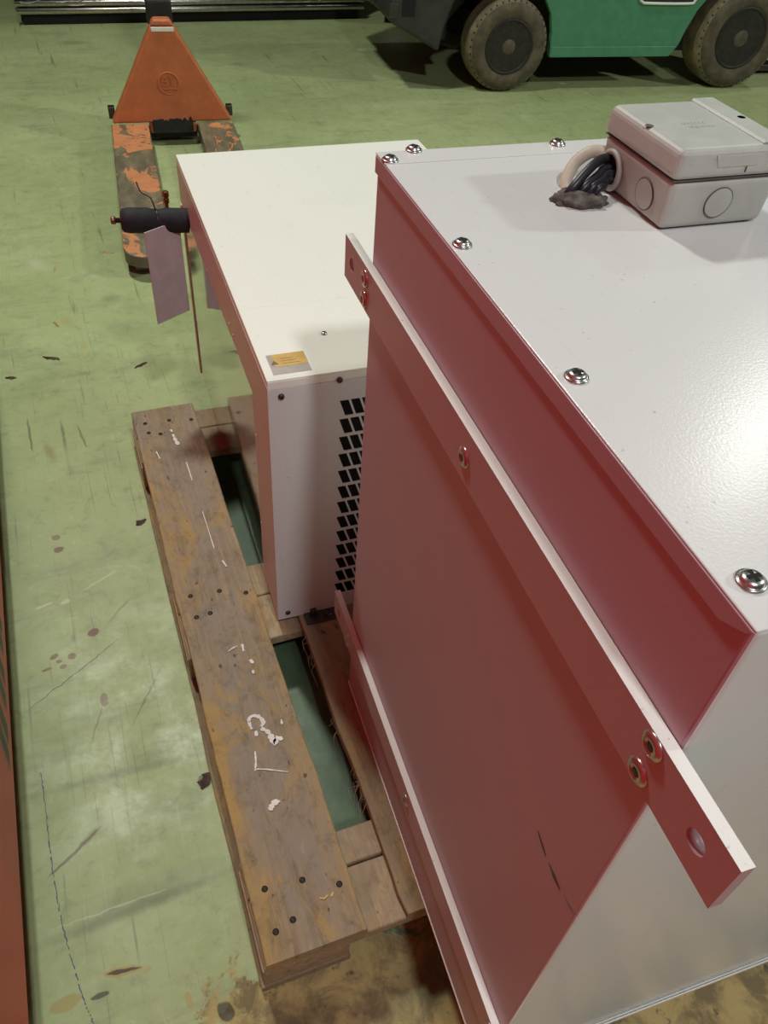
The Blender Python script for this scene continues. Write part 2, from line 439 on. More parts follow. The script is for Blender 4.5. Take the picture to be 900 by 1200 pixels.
ALU = plain('bare_aluminium', (0.50, 0.49, 0.46), 0.28, 1.0)
BLACKWRAP = Mat('black_shrink_wrap', 0.18, 0, 0.6)
BLACKWRAP.color((0.012, 0.011, 0.013)); BLACKWRAP.bump(BLACKWRAP.noise(BLACKWRAP.mapping(BLACKWRAP.coord(), (3, 8, 22)), 4, 4, 0.6, 1.5), 0.9, 0.03); BLACKWRAP = BLACKWRAP.m
YELLOWLABEL = plain('yellow_label_print', (0.62, 0.42, 0.12), 0.4)
GREYLABEL = plain('silver_label_foil', (0.50, 0.46, 0.40), 0.35, 0.3)
INK = plain('label_ink', (0.16, 0.13, 0.10), 0.6)
CHALK = plain('white_paint_mark', (0.78, 0.76, 0.70), 0.7)
NAIL = plain('rusty_nail_head', (0.035, 0.026, 0.02), 0.6, 0.4)
CASEWHITE = powder('white_front_panel', (0.72, 0.84, 0.85), rough=0.18, bump=0.03)
WHITEEDGE = powder('rough_white_cut_edge', (0.82, 0.84, 0.80), rough=0.5, bump=0.4)
FLAPMETAL = plain('pinkish_grey_sheet_metal', (0.58, 0.52, 0.53), 0.5, 0.0, 0.06)

# ------------------------------------------------------------------ setting
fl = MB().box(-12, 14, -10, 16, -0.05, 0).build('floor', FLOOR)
fl['kind'] = 'structure'
HALLWALL = plain('hall_cladding', (0.16, 0.16, 0.15), 0.7)
for nm, bx in (('wall_left', (-12.2, -12, -10, 16, 0, 8)), ('wall_right', (14, 14.2, -10, 16, 0, 8)), ('wall_back', (-12.2, 14.2, 16, 16.2, 0, 8)),
               ('wall_front', (-12.2, 14.2, -10.2, -10, 0, 8)), ('ceiling', (-12.2, 14.2, -10.2, 16.2, 8, 8.2))):
    MB().box(*bx).build(nm, HALLWALL)['kind'] = 'structure'

# ------------------------------------------------------------------ wooden pallet
pal = thing('wooden_pallet', 'worn wooden pallet on the green floor carrying both white cabinets', 'pallet', (-0.1865, 0.2586, 0), -0.0052)


def plank(name, x0, x1, y0, y1, z0, z1, mat, parent, jit=0.003, n=22, seed=0, along='y'):
    m = MB(); rnd = random.Random(seed); b = 0.0018
    rings = []
    for i in range(n + 1):
        t = i / n
        j0, j1 = [noise.noise(Vector((t * 6 + seed * 3.1, k * 9.7, seed))) * jit + rnd.uniform(-.25, .25) * jit for k in (0, 1)]
        zz = noise.noise(Vector((t * 4, seed, 5))) * 0.0012
        if along == 'y':
            y = y0 + (y1 - y0) * t; a, c = x0 + j0, x1 + j1
            r = [(a, y, z0), (c, y, z0), (c, y, z1 - b + zz), (c - b, y, z1 + zz), (a + b, y, z1 + zz), (a, y, z1 - b + zz)]
        else:
            x = x0 + (x1 - x0) * t; a, c = y0 + j0, y1 + j1
            r = [(x, a, z0), (x, c, z0), (x, c, z1 - b + zz), (x, c - b, z1 + zz), (x, a + b, z1 + zz), (x, a, z1 - b + zz)]
        rings += r
    fs = [tuple(range(6)), tuple(range(n * 6, n * 6 + 6))]
    for i in range(n):
        for k in range(6):
            k2 = (k + 1) % 6
            fs.append((i * 6 + k, i * 6 + k2, (i + 1) * 6 + k2, (i + 1) * 6 + k))
    m.add(rings, fs)
    return m.build(name, mat, parent)


PZ = 0.1273
top_planks = []
for k, (x0, w) in enumerate([(0, .158), (.224, .150), (.46, .14), (.66, .14), (.86, .158)]):
    top_planks.append(plank('deck_plank', x0, x0 + w, -0.001 if k else 0.0, 1.375 - (0.006 if k else 0), PZ - .021, PZ, WOOD_TOP if k == 0 else WOOD_TAN, pal,
                            0.003 if k == 0 else 0.006, 40, k + 1))
tp = top_planks[0]
NB = MB().lathe([(0.0052, 0.0), (0.0050, 0.0007), (0.002, 0.0009)], 10, (0, 0, 0)).build('nail', NAIL, tp)
nail_me = NB.data; first = True
for x, y in [(-0.159, 1.578), (-0.099, 1.575), (-0.156, 1.538), (-0.129, 1.526), (-0.045, 1.563), (-0.158, 0.983), (-0.099, 0.979), (-0.048, 0.958),
             (-0.157, 0.925), (-0.129, 0.927), (-0.161, 0.366), (-0.102, 0.36), (-0.049, 0.335), (-0.161, 0.3), (-0.132, 0.308)]:
    o = NB if first else NB.copy()
    if not first: C.objects.link(o); o.parent = tp
    first = False
    o.location = (x + 0.1865, y - 0.2586, PZ + 0.0004)


def stroke_mesh(strokes, w, z, wob=0.3):
    m = MB()
    for s, ww in strokes:
        p = curve_pts([(x + .1865, y - .2586, z) for x, y in s], 5); n = len(p); L = []; R = []
        for i in range(n):
            t = (p[min(i + 1, n - 1)] - p[max(i - 1, 0)]).normalized(); nn = Vector((-t.y, t.x, 0))
            h = ww * w * (1 + wob * noise.noise(p[i] * 400)) * (0.55 + 0.45 * math.sin(PI * (i + .5) / n))
            L.append(p[i] + nn * h); R.append(p[i] - nn * h)
        vs = L + R + [v + Vector((0, 0, .0006)) for v in L + R]; o = 2 * n
        fs = [(o + i, o + i + 1, o + n + i + 1, o + n + i) for i in range(n - 1)] + [(i, i + 1, o + i + 1, o + i) for i in range(n - 1)] + [(n + i, n + i + 1, o + n + i + 1, o + n + i) for i in range(n - 1)]
        m.add(vs, fs)
    return m


marks = [([(-0.115, 0.659), (-0.111, 0.667), (-0.103, 0.669), (-0.094, 0.663), (-0.09, 0.65), (-0.096, 0.643)], 1.3), ([(-0.114, 0.66), (-0.114, 0.65), (-0.113, 0.643)], 1.1),
         ([(-0.107, 0.638), (-0.108, 0.627)], 1.0), ([(-0.097, 0.640), (-0.087, 0.629), (-0.084, 0.617), (-0.081, 0.604), (-0.074, 0.612), (-0.066, 0.606)], 1.7),
         ([(-0.058, 0.646), (-0.059, 0.636)], .6), ([(-0.118, 0.599), (-0.122, 0.578), (-0.127, 0.563)], .7), ([(-0.126, 0.566), (-0.107, 0.559), (-0.074, 0.543)], .4),
         ([(-0.121, 0.486), (-0.112, 0.496), (-0.101, 0.496)], 1.6), ([(-0.086, 0.832), (-0.087, 0.814)], .8), ([(-0.08, 0.791), (-0.076, 0.781)], 1.2),
         ([(-0.081, 0.766), (-0.081, 0.758)], .9), ([(-0.115, 0.823), (-0.105, .828), (-0.096, 0.83)], .5), ([(-0.10, 1.515), (-0.098, 1.49), (-0.094, 1.47)], 1.6), ([(-0.102, 1.535), (-0.100, 1.525)], 1.0),
         ([(-0.088, 1.40), (-0.087, 1.33)], .5), ([(-0.085, 1.22), (-0.084, 1.10)], .4), ([(-.075, 1.06), (-.070, 1.04)], .9), ([(-.15, 1.46), (-.146, 1.43)], .8)]
for mk in marks:
    stroke_mesh([mk], 0.0027, PZ + 0.0012, 0.9).build('paint_mark', CHALK, tp, label='white handwritten paint stroke')
stroke_mesh([([(-0.085, 0.325), (-0.078, 0.322), (-0.071, 0.325)], .5), ([(-0.067, 0.321), (-0.062, 0.326)], .6)], 0.003, PZ + 0.0012).build('yellow_fleck', YELLOWLABEL, tp)

for k, (y0, y1, mt) in enumerate([(0.001, 0.106, WOOD_PALE), (0.110, 0.168, WOOD_PALE), (.586, .700, WOOD_PALE), (.704, .790, WOOD_PALE), (1.195, 1.290, WOOD_TAN), (1.294, 1.368, WOOD_PALE)]):
    plank('cross_board', -0.002, 1.02, y0, y1, PZ - .043, PZ - .0215, mt, pal, 0.0025, 16, 20 + k, 'x')
for bx in (-0.006, .46, .88):
    for by, bl in ((0.006, .16), (.60, .18), (1.20, .16)):
        box_part('block', bx, bx + .14, by, by + bl, 0.0195, PZ - .0435, WOOD_PALE, pal, 0.002)
for bx in (-0.010, .46, .88):
    plank('runner_board', bx, bx + .145, 0.004, 1.372, 0.001, 0.019, WOOD_TAN, pal, 0.003, 20, int(40 + bx * 10))
# torn fibres along the second plank's edge
fb = MB(); rr = random.Random(3)
for k in range(22):
    y = .16 + .42 * rr.random() ** 1.5; x = .224 + rr.uniform(-.003, .002); l = rr.uniform(.006, .034)
    fb.tube([(x + .004, y, PZ - .006), (x - l * rr.uniform(.1, .6), y - l * rr.uniform(-.3, .8), PZ - .008 - l * .15), (x - l * rr.uniform(.1, .7), y - l * rr.uniform(.5, 1.6), PZ - .010 - l * rr.uniform(.1, .9))], [.0006, .0004, .0002], 4)
fb.build('wood_fibre', WOOD_PALE, top_planks[1], kind='stuff')

# ------------------------------------------------------------------ screws
def pan_screw(name, r, h, mat, parent, loc, axis=(0, 0, 1), washer=True, socket=False, n=20):
    m = MB(); pr = []
    if washer: pr += [(r * 1.0, 0), (r * 1.0, h * .30), (r * .86, h * .34)]
    pr += [(r * .82, h * .34 if washer else 0), (r * .80, h * .62), (r * .62, h * .90), (r * .32, h), (0.0006, h * 1.02)]
    m.lathe(pr, n, (0, 0, 0), axis)
    o = m.build(name, mat, parent); o.location = loc
    q = Vector((0, 0, 1)).rotation_difference(Vector(axis))
    k = MB(); a = r * .46; b = r * .14
    if socket:
        k.lathe([(a * .7, h * .98), (a * .7, h * 1.06)], 6, (0, 0, 0), axis, False)
    else:
        k.box(-a, a, -b, b, h * .80, h * 1.06); k.box(-b, b, -a, a, h * .80, h * 1.055)
        k.v = [tuple(q @ Vector(v)) for v in k.v]
    k.build('drive_recess', BLACK, o)
    return o


# ------------------------------------------------------------------ low white cabinet (far one)
A = thing('equipment_cabinet', 'low white metal cabinet with slotted front and black foam-covered pipe stub', 'cabinet', (0, 0.8666, 0), -0.0320)
AW, AD, AZ0, AZ1 = .588, .905, .1292, .7117
# lid: two folded covers with a thin joint
def lid(name, y0, y1, front, mat, parent):
    m = MB()
    m.box(0, AW, y0, y1, AZ1 - .0025, AZ1)
    m.box(0, .002, y0, y1, AZ1 - .012, AZ1 - .0025)
    m.box(AW - .002, AW, y0, y1, AZ1 - .012, AZ1 - .0025)
    if front: m.box(0, AW, y0 - .0005, y0 + .0015, AZ1 - .0165, AZ1 - .0025)
    return m.build(name, mat, parent, 0.002, 3)
lid('lid', 0.0, .2145, True, CREAM, A)
lid('lid', .2150, AD, False, CREAM, A)
# slotted front
fm = MB(); px, py = .0186, .0376; cols, rows = 22, 13; X0, Z0, hw, hh, lean = .1165, .655, .0148, .0315, .0100
xe = X0 + cols * px + lean
Q = lambda m, a: m.add([(x, 0, z) for x, z in a], [(0, 1, 2, 3)])
Q(fm, [(0, AZ0), (X0, AZ0), (X0, AZ1 - .0165), (0, AZ1 - .0165)])
Q(fm, [(X0, Z0), (xe, Z0), (xe, AZ1 - .0165), (X0, AZ1 - .0165)])
zl = Z0 - (rows - 1) * py - hh
Q(fm, [(X0, AZ0), (xe, AZ0), (xe, zl), (X0, zl)])
Q(fm, [(xe, AZ0), (AW, AZ0), (AW, AZ1 - .0165), (xe, AZ1 - .0165)])
for r in range(rows):
    zt = Z0 - r * py; zb = zt - hh
    if r < rows - 1: Q(fm, [(X0, zb - (py - hh)), (xe, zb - (py - hh)), (xe, zb), (X0, zb)])
    fm.add([(X0, 0, zt), (X0, 0, zb), (X0 + lean, 0, zb)], [(0, 1, 2)])
    for c in range(cols):
        xt = X0 + c * px + hw; xn = X0 + (c + 1) * px
        if c == cols - 1:
            Q(fm, [(xt, zt), (xe, zt), (xe, zb), (xt + lean, zb)])
        else:
            Q(fm, [(xt, zt), (xn, zt), (xn + lean, zb), (xt + lean, zb)])
fo = fm.build('front_panel', WHITE, A)
sd = fo.modifiers.new('sheet', 'SOLIDIFY'); sd.thickness = .0015; sd.offset = 0
# wrapped return of the front panel on the left side
box_part('corner_return', 0, .0015, .0008, .128, AZ0, AZ1 - .013, PINKBOUNCE, A, .0005)
box_part('side_strip', -.0008, .0015, .0, .313, AZ1 - .108, AZ1 - .0125, PINKBOUNCE, A, .0006)
box_part('side_strip', -.0006, .0015, .3145, AD, AZ1 - .112, AZ1 - .0125, PINKBOUNCE, A, .0006)
box_part('side_panel', .0002, .0017, .129, AD - .02, AZ0 + .002, AZ1 - .10, STEEL, A, .0004)
box_part('edge_flange', -.003, .0012, AD - .016, AD, AZ0, AZ1 - .11, CREAM, A, .0008)
box_part('right_panel', AW - .0015, AW, .002, AD, AZ0, AZ1 - .013, WHITE, A)
box_part('back_panel', .002, AW - .002, AD - .002, AD, AZ0, AZ1 - .013, WHITE, A)
box_part('base_tray', .002, AW - .002, .003, AD - .003, AZ0, AZ0 + .003, DARKSTEEL, A)
box_part('inner_core', .03, AW - .03, .03, AD - .03, AZ0 + .003, AZ1 - .03, BLACK, A)
for x, z in ((.021, .681), (.115, .6965), (.02, .148)):
    pan_screw('screw', .0062, .004, DARKSTEEL, A, (x, -.0008 - (.0006 if z > .69 else 0), z), (0, -1, 0), False, True)
pan_screw('screw', .006, .0035, CHROME, A, (.121, .109, AZ1), (0, 0, 1), False, True)
for y, z in ((.112, .52), (.112, .30), (.315, .625), (.28, .622), (.55, .612)):
    MB().lathe([(.0026, 0), (.0022, .0012), (.0005, .0016)], 10, (-.0008, y, z), (-1, 0, 0)).build('rivet', CREAM, A)
# label on the lid
lb = MB().box(.0135, .0745, .0130, .0680, AZ1, AZ1 + .0004).build('rating_label', GREYLABEL, A, label='small sticker, half ochre half silver, with warning triangle')
MB().box(.022, .0740, .0340, .0675, AZ1 + .0004, AZ1 + .0007).build('ochre_band', YELLOWLABEL, lb)
tm = MB(); tm.prism([(.0165, .040), (.028, .040), (.0222, .051)], 'z', AZ1 + .0007, AZ1 + .0010); tm.build('warning_triangle', INK, lb)
ln = MB()
for k in range(3): ln.box(.033, .062 - k * .004, .040 + k * .007, .0408 + k * .007, AZ1 + .0007, AZ1 + .0009)
ln.build('print_line', INK, lb)
# foam-covered pipe stub
pr = [(-.001, .0268), (-.045, .0270), (-.058, .0255), (-.068, .0230), (-.075, .0245), (-.090, .0275), (-.130, .0272), (-.142, .0250), (-.147, .018)]
pm = MB().lathe([(r, -x) for x, r in pr], 24, (0, 0, 0), (-1, 0, .09)).build('pipe_insulation', FOAM, A, label='black foam pipe sleeve pinched by a wire tie')
pm.location = (0, .795, .607)
cs = MB(); cs.lathe([(.0055, .140), (.0055, .158), (.0085, .158), (.0085, .166), (.006, .168)], 12, (0, 0, 0), (-1, 0, .09)).build('copper_stub', COPPER, pm)
MB().lathe([(.0232, .0665), (.0252, .068), (.0252, .0705), (.0232, .072)], 20, (0, 0, 0), (-1, 0, .09)).build('wire_tie', CABLE, pm)
MB().tube(curve_pts([(-.07, .0, .032), (-.075, .02, .05), (-.092, .04, .055), (-.098, .06, .07)]), .0018, 6).build('wire_end', CABLE, pm)
bf = MB(); bf.tube(curve_pts([(.001, .868, .60), (-.02, .868, .598), (-.036, .866, .604), (-.037, .866, .622)]), .0045, 8)
bf.lathe([(.0065, .620), (.0065, .630), (.0045, .630), (.0045, .634), (.0075, .634), (.0075, .646), (.005, .648)], 6, (-.037, .866, 0), (0, 0, 1), False)
bf.build('brass_fitting', BRASS, A)
# thin sheet standing off the far end of the side
fp = MB(); a = Vector((-.104, .742)); b = Vector((-.022, .790)); d = (b - a).normalized(); nn = Vector((-d.y, d.x)) * .0012
fp.prism([tuple(a + nn), tuple(b + nn), tuple(b - nn), tuple(a - nn)], 'z', .385, .612)
fp.build('hinged_flap', FLAPMETAL, A, label='thin pinkish grey sheet metal flap below the pipe')
MB().tube([(-.022, .790, .595), (-.0035, .797, .595)], .004, 8).build('hinge', DARKSTEEL, A)
fbk = MB().box(.052, .118, -.030, .010, AZ0 + .0002, AZ0 + .0028).box(.066, .078, -.012, .010, AZ0 + .0028, AZ0 + .014).lathe([(.007, .0028), (.007, .007), (.002, .008)], 6, (.1, -.016, AZ0), (0, 0, 1), False)
fbk.build('foot_bracket', DARKSTEEL, A, .0006)

# ------------------------------------------------------------------ tall white cabinet (near one)
B = thing('equipment_cabinet', 'tall white metal cabinet, nearest, with mounting bars and grey terminal box on top', 'cabinet', (0.05495, 0.03564, 0), -0.0488)
BW, BD, BZ0, BZ1 = .86, .6485, .1292, 1.1123
# lid with folded skirts, near-left corner open
m = MB()
m.box(-.002, BW + .002, -.001, BD, BZ1 - .002, BZ1)
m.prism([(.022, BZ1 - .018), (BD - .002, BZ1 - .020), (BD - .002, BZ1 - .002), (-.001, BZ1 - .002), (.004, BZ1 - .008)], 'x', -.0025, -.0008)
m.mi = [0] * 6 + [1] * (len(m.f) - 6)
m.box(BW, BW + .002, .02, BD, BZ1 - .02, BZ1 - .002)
lidB = m.build('lid', [WHITE, REDBOUNCE], B, .0012, 2)
m = MB().box(-.002, BW, BD - .035, BD - .0335, BZ1, BZ1 + .0006).build('lid_fold', WHITE, lidB)
for x, y in ((.006, .624), (.040, .6465), (.208, .640), (.009, .432), (.013, .226), (.016, .029), (.45, .640), (.7, .640)):
    pan_screw('screw', .0088, .0052, CHROME, lidB, (x, y, BZ1), (0, 0, 1))
m = MB()
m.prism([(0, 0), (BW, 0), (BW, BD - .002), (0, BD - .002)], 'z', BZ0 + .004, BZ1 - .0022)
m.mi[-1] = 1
body = m.build('casing', [CASEWHITE, REDBOUNCE], B, .004, 4)
m = MB().box(-.001, BW + .001, -.004, BD, BZ0, BZ0 + .0035).box(-.001, BW + .001, -.0045, -.003, BZ0, BZ0 + .010)
m.build('base_lip', WHITEEDGE, B, .0006)
# two mounting bars on the left side
def bar(zb, zt, bolts, holes):
    hl = [(y, z, .0088) for y, z in holes]
    o = plate_with_holes((-.0745, .7195, zb, zt), hl, -.0105, -.0006, 'x', 24).build('mounting_bar', [REDBOUNCEBAR, WHITEEDGE], B, weld=True)
    for y, z in bolts:
        bo = MB().lathe([(.0108, 0), (.0108, .0006), (.0100, .0016), (.0075, .0026), (.0048, .0030), (.0042, .0022), (.001, .0020)], 28, (0, 0, 0), (-1, 0, 0)).build('bolt', BOLT, o)
        bo.location = (-.0105, y, z)
        MB().lathe([(.0036, 0.0018), (.0034, .0026), (.001, .0027)], 6, (0, 0, 0), (-1, 0, 0), False).build('hex_socket', DARKSTEEL, bo)
    return o
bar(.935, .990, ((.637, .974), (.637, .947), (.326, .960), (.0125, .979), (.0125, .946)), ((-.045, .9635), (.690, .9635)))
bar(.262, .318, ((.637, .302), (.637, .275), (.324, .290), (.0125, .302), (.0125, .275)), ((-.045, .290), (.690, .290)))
# scratches on the near corner of the side panel
m = MB()
for s in (((.079, .706), (.066, .700), (.058, .697), .0016), ((.052, .697), (.040, .6945), (.028, .6945), .0028), ((.022, .697), (.010, .700), (.003, .703), .0006)):
    y = [q[0] for q in s[:3]]; z = [q[1] for q in s[:3]]; w = s[3]
    vs = [(-.0006, y[0], z[0]), (-.0006, y[1], z[1] + w), (-.0006, y[2], z[2]), (-.0006, y[1], z[1] - w)]
    m.add(vs + [(.0005, a, b) for _, a, b in vs], [(0, 1, 2, 3), (0, 1, 5, 4), (1, 2, 6, 5), (2, 3, 7, 6), (3, 0, 4, 7)])
m.build('scratch', DARKSTEEL, B)

# grey terminal box on the lid
jx0, jx1, jy0, jy1 = .2030, .3150, .4220, .5380
m = MB(); t = .0055
zz = [BZ1 + .0012, BZ1 + .046, BZ1 + .049]
def ringbox(m, lo, hi, z0, z1):
    vs = [(lo[0], lo[2], z0), (lo[1], lo[2], z0), (lo[1], lo[3], z0), (lo[0], lo[3], z0), (hi[0], hi[2], z1), (hi[1], hi[2], z1), (hi[1], hi[3], z1), (hi[0], hi[3], z1)]
    m.add(vs, [(0, 3, 2, 1), (4, 5, 6, 7), (0, 1, 5, 4), (1, 2, 6, 5), (2, 3, 7, 6), (3, 0, 4, 7)])
ringbox(m, (jx0, jx1, jy0, jy1), (jx0 - .003, jx1 + .003, jy0 - .003, jy1 + .003), BZ1 + .0012, BZ1 + .047)
jb = m.build('terminal_box', PLASTIC, B, .006, 4, label='grey plastic terminal box screwed to the cabinet lid')
m = MB(); ringbox(m, (jx0 - .003, jx1 + .003, jy0 - .003, jy1 + .003), (jx0 - .003, jx1 + .003, jy0 - .003, jy1 + .003), BZ1 + .0468, BZ1 + .0482)
m.build('seam_gasket', PLASTICDARK, jb, .004, 3)
m = MB(); ringbox(m, (jx0 - .0055, jx1 + .0055, jy0 - .0055, jy1 + .0055), (jx0 - .004, jx1 + .004, jy0 - .004, jy1 + .004), BZ1 + .0480, BZ1 + .0745)
jl = m.build('box_lid', PLASTIC, jb, .007, 4)
m = MB(); ringbox(m, (.287, jx1 + .001, jy0 + .001, jy1 + .0015), (.290, jx1 - .003, jy0 + .001, jy1 + .0015), BZ1 + .0744, BZ1 + .0766)
m.build('hinge_rib', PLASTIC, jb, .0015, 3)
m = MB(); fy = jy0 - .0052
m.prism([(.236, BZ1 + .0690), (.2885, BZ1 + .0690), (.2825, BZ1 + .0585), (.2405, BZ1 + .0585)], 'y', fy - .0003, fy + .002)
m.build('latch_tab', PLASTIC, jb, .0006)
m = MB().box(.271, .2722, fy - .0008, fy, BZ1 + .053, BZ1 + .058); m.build('latch_line', PLASTICDARK, jb)
for x, y in ((.2035, .4800), (.3060, .4830)):
    MB().lathe([(.0040, 0), (.0040, .0002), (.001, .0002)], 16, (x, y, BZ1 + (.0745 if x < .25 else .0764)), (0, 0, 1)).build('lid_screw_hole', PLASTICDARK, jb)
m = MB(); rr = random.Random(5)
for k in range(2):
    x = .238
    while x < .264:
        w = rr.uniform(.0015, .003); m.box(x + k * .003, x + w + k * .003, .478 - k * .009, .4825 - k * .009, BZ1 + .0744, BZ1 + .0748); x += w + .0012
m.build('raised_moulding', PLASTIC, jb)
def knockout(c, axis, r):
    MB().lathe([(r, 0), (r, .0011), (r * .945, .0011), (r * .945, .0004)], 28, c, axis).build('knockout_groove', PLASTICDARK, jb)
    MB().lathe([(r * .945, .0002), (r * .935, .0013), (r * .90, .00135), (.001, .00135)], 28, c, axis).build('knockout_disc', PLASTIC, jb, .0)
knockout((.2575, jy0 - .0014, BZ1 + .0245), (0, -1, -.065), .0148)
knockout((jx0 - .0014, .4560, BZ1 + .0215), (-1, 0, -.065), .0146)
gl = MB().lathe([(.0150, 0), (.0195, .0005), (.0200, .003), (.0185, .0050), (.0150, .0052), (.0140, .003), (.0138, .0006)], 28, (jx0 - .0013, .5160, BZ1 + .0205), (-1, 0, 0)).build('cable_gland', PLASTIC, jb)
MB().lathe([(.0139, 0), (.0139, .0012), (.001, .0012)], 24, (jx0 - .0013, .5160, BZ1 + .0205), (-1, 0, 0)).build('gland_opening', BLACK, gl)
for k, (dy, dz, ex, ey, r) in enumerate(((.007, .008, .1440, .502, .0046), (-.001, .001, .1535, .498, .0042), (-.006, -.002, .1610, .496, .0040), (-.009, -.006, .1670, .4935, .0034))):
    gx, gy, gz = jx0, .516 + dy, BZ1 + .0205 + dz
    MB().tube(curve_pts([(gx, gy, gz), (gx - .012, gy - .001, gz + .001), ((ex + gx) / 2 + .001, (gy + ey) / 2, gz - .002), (ex + .009, ey, BZ1 + .013), (ex, ey, BZ1 - .001)], 7), r, 10).build('cable', CABLE, B)
MB().tube(curve_pts([(jx0 - .001, .536, BZ1 + .030), (.188, .541, BZ1 + .029), (.173, .541, BZ1 + .019), (.163, .534, BZ1 + .006), (.161, .528, BZ1 - .001)], 7), .0062, 12).build('cable', PALECABLE, B, label='cream sheathed cable')
bm = bmesh.new(); bmesh.ops.create_icosphere(bm, subdivisions=4, radius=1)
for v in bm.verts:
    d = 1 + .22 * noise.noise(v.co * 2.2) + .12 * noise.noise(v.co * 6)
    z = max(v.co.z, -.25)
    v.co = Vector((.1585 + v.co.x * .0265 * d, .4955 + v.co.y * .0175 * d - v.co.x * .004, BZ1 + (z + .25) * .0085 * d))
me = bpy.data.meshes.new('sealing_putty'); bm.to_mesh(me); bm.free()
for p in me.polygons: p.use_smooth = True
link('sealing_putty', me, PUTTY, B)

# ------------------------------------------------------------------ tall red machine beside the aisle
RM = thing('machine_housing', 'big red machine housing at the left edge, with grey-green slanted lettering', 'machine', (-0.515, 0, 0))
box_part('housing', -1.1, 0, -2.3, 2.1, .102, 2.15, REDPAINT, RM, .004, seg=2)
box_part('skid_base', -1.08, -.022, -2.27, 2.07, .0005, .102, DARKSTEEL, RM)
m = MB(); m2 = MB()
y = .70
for k, (w, hgt) in enumerate(((.05, .16), (.07, .16), (.055, .16), (.07, .16), (.05, .16), (.06, .16))):
    z0 = .135; z1 = z0 + hgt; sl = .07
    for mm, g, xx in ((m2, .004, .0008), (m, 0, .0012)):
        mm.prism([(y - g, z0 - g), (y + .030 + g, z0 - g), (y + .030 + sl + g, z1 + g), (y + sl - g, z1 + g)], 'x', 0, xx)
    y += w
lt = m2.build('letter_outline', LETTEREDGE, RM)
m.build('lettering', LETTER, RM)

# ------------------------------------------------------------------ hand pallet truck
J = thing('pallet_jack', 'orange hand pallet truck with paint worn off its forks, behind the low cabinet', 'pallet jack', (0.042, 3.774, 0), -0.0945)
FL = 1.235
def fork(x0, x1):
    m = MB(); zt, th = .100, .052; n = 7
    prof = [(0, zt), (0, zt - th)]
    out = []
    xm = (x0 + x1) / 2; hw = (x1 - x0) / 2
    pts = [(x0, 0), (x0, -FL + .07)] + [(xm - hw * math.cos(a) , -FL + .07 - .07 * math.sin(a)) for a in [PI * k / 10 for k in range(1, 10)]] + [(x1, -FL + .07), (x1, 0)]
    m.cur = 0
    N = len(pts)
    top = [(p[0], p[1], zt if p[1] > -FL + .05 else zt - .012) for p in pts]
    bot = [(p[0], p[1], zt - th) for p in pts]
    m.add(top, [tuple(range(N))])
    m.cur = 1
    m.add(top + bot, [(i, i + 1, i + 1 + N, i + N) for i in range(N - 1)])
    m.add([bot[0], bot[-1], top[-1], top[0]], [(0, 1, 2, 3)])
    o = m.build('fork', [FORK_PAINT, FORK_STEEL], J, .006, 3, weld=True)
    wl = MB().lathe([(.034, -.05), (.036, -.048), (.036, .048), (.034, .05)], 20, (xm, -FL + .19, .0365), (1, 0, 0)); wl.build('load_roller', RUBBER, o)
    MB().box(xm - .062, xm - .052, -FL + .10, -FL + .30, .022, .060).box(xm + .052, xm + .062, -FL + .10, -FL + .30, .022, .060).lathe([(.008, -.06), (.008, .06)], 10, (xm, -FL + .19, .0365), (1, 0, 0)).build('roller_carrier', DARKSTEEL, o)
    MB().lathe([(.014, -.05), (.016, -.048), (.016, .048), (.014, .05)], 14, (xm, -FL + .055, .030), (1, 0, 0)).build('entry_roller', DARKSTEEL, o)
    return o
fork(0, .162); fork(.375, .537)
m = MB()
m.prism([(.006, .100), (.535, .100), (.318, .478), (.218, .478)], 'y', .004, .075)
m.prism([(.165, .052), (.372, .052), (.372, .100), (.165, .100)], 'y', .010, .060)
m.prism([(.218, .4782), (.318, .4782), (.302, .505), (.234, .505)], 'y', .010, .068)
fr = m.build('frame_plate', JACK_ORANGE, J, .010, 3)
MB().box(.222, .314, .000, .0045, .462, .4795).build('worn_paint_strip', CREAM, fr, .002)
m = MB(); n = 26
pts = [(.178 + .18 * k / n, .098 + (.022 * noise.noise(Vector((k * .55, 2, 1))) + .016) * (1 if 0 < k < n else 0)) for k in range(n + 1)]
m.prism([(.180, .056), (.356, .056)] + [(a, b) for a, b in pts[::-1]], 'y', .002, .009)
m.build('rubber_pad', RUBBER, J, .001)
MB().box(-.004, .024, .068, .100, .100, .150).build('side_lug', DARKSTEEL, J, .003)
MB().box(.517, .545, .068, .100, .100, .145).build('side_lug', DARKSTEEL, J, .003)
MB().lathe([(.014, 0), (.014, .46)], 14, (.03, .05, .058), (1, 0, 0)).build('axle', RUBBER, J)
MB().box(.16, .376, .045, .10, .020, .050).build('cross_member', RUBBER, J, .003)
# raised roundel with letters
rg = MB(); c0 = Vector((.268, .002, .262)); n = 32; R = .044
rg.tube([c0 + Vector((R * math.cos(2 * PI * k / n), 0, R * math.sin(2 * PI * k / n))) for k in range(n + 1)], .0028, 6)
rg.box(.240, .300, -.001, .003, .238, .242)
rd = rg.build('roundel', JACK_ORANGE, fr, label='raised round maker badge')
def text_mesh(name, s, size, mat, parent, loc, rot, depth=.001):
    cu = bpy.data.curves.new(name, 'FONT'); cu.body = s; cu.size = size; cu.extrude = depth; cu.align_x = 'CENTER'; cu.align_y = 'CENTER'; cu.resolution_u = 3
    to = bpy.data.objects.new(name, cu); C.objects.link(to)
    dg = bpy.context.evaluated_depsgraph_get(); me = bpy.data.meshes.new_from_object(to.evaluated_get(dg))
    bpy.data.objects.remove(to); me.name = name; me.materials.clear()
    o = link(name, me, mat, parent); o.location = loc; o.rotation_euler = rot; return o
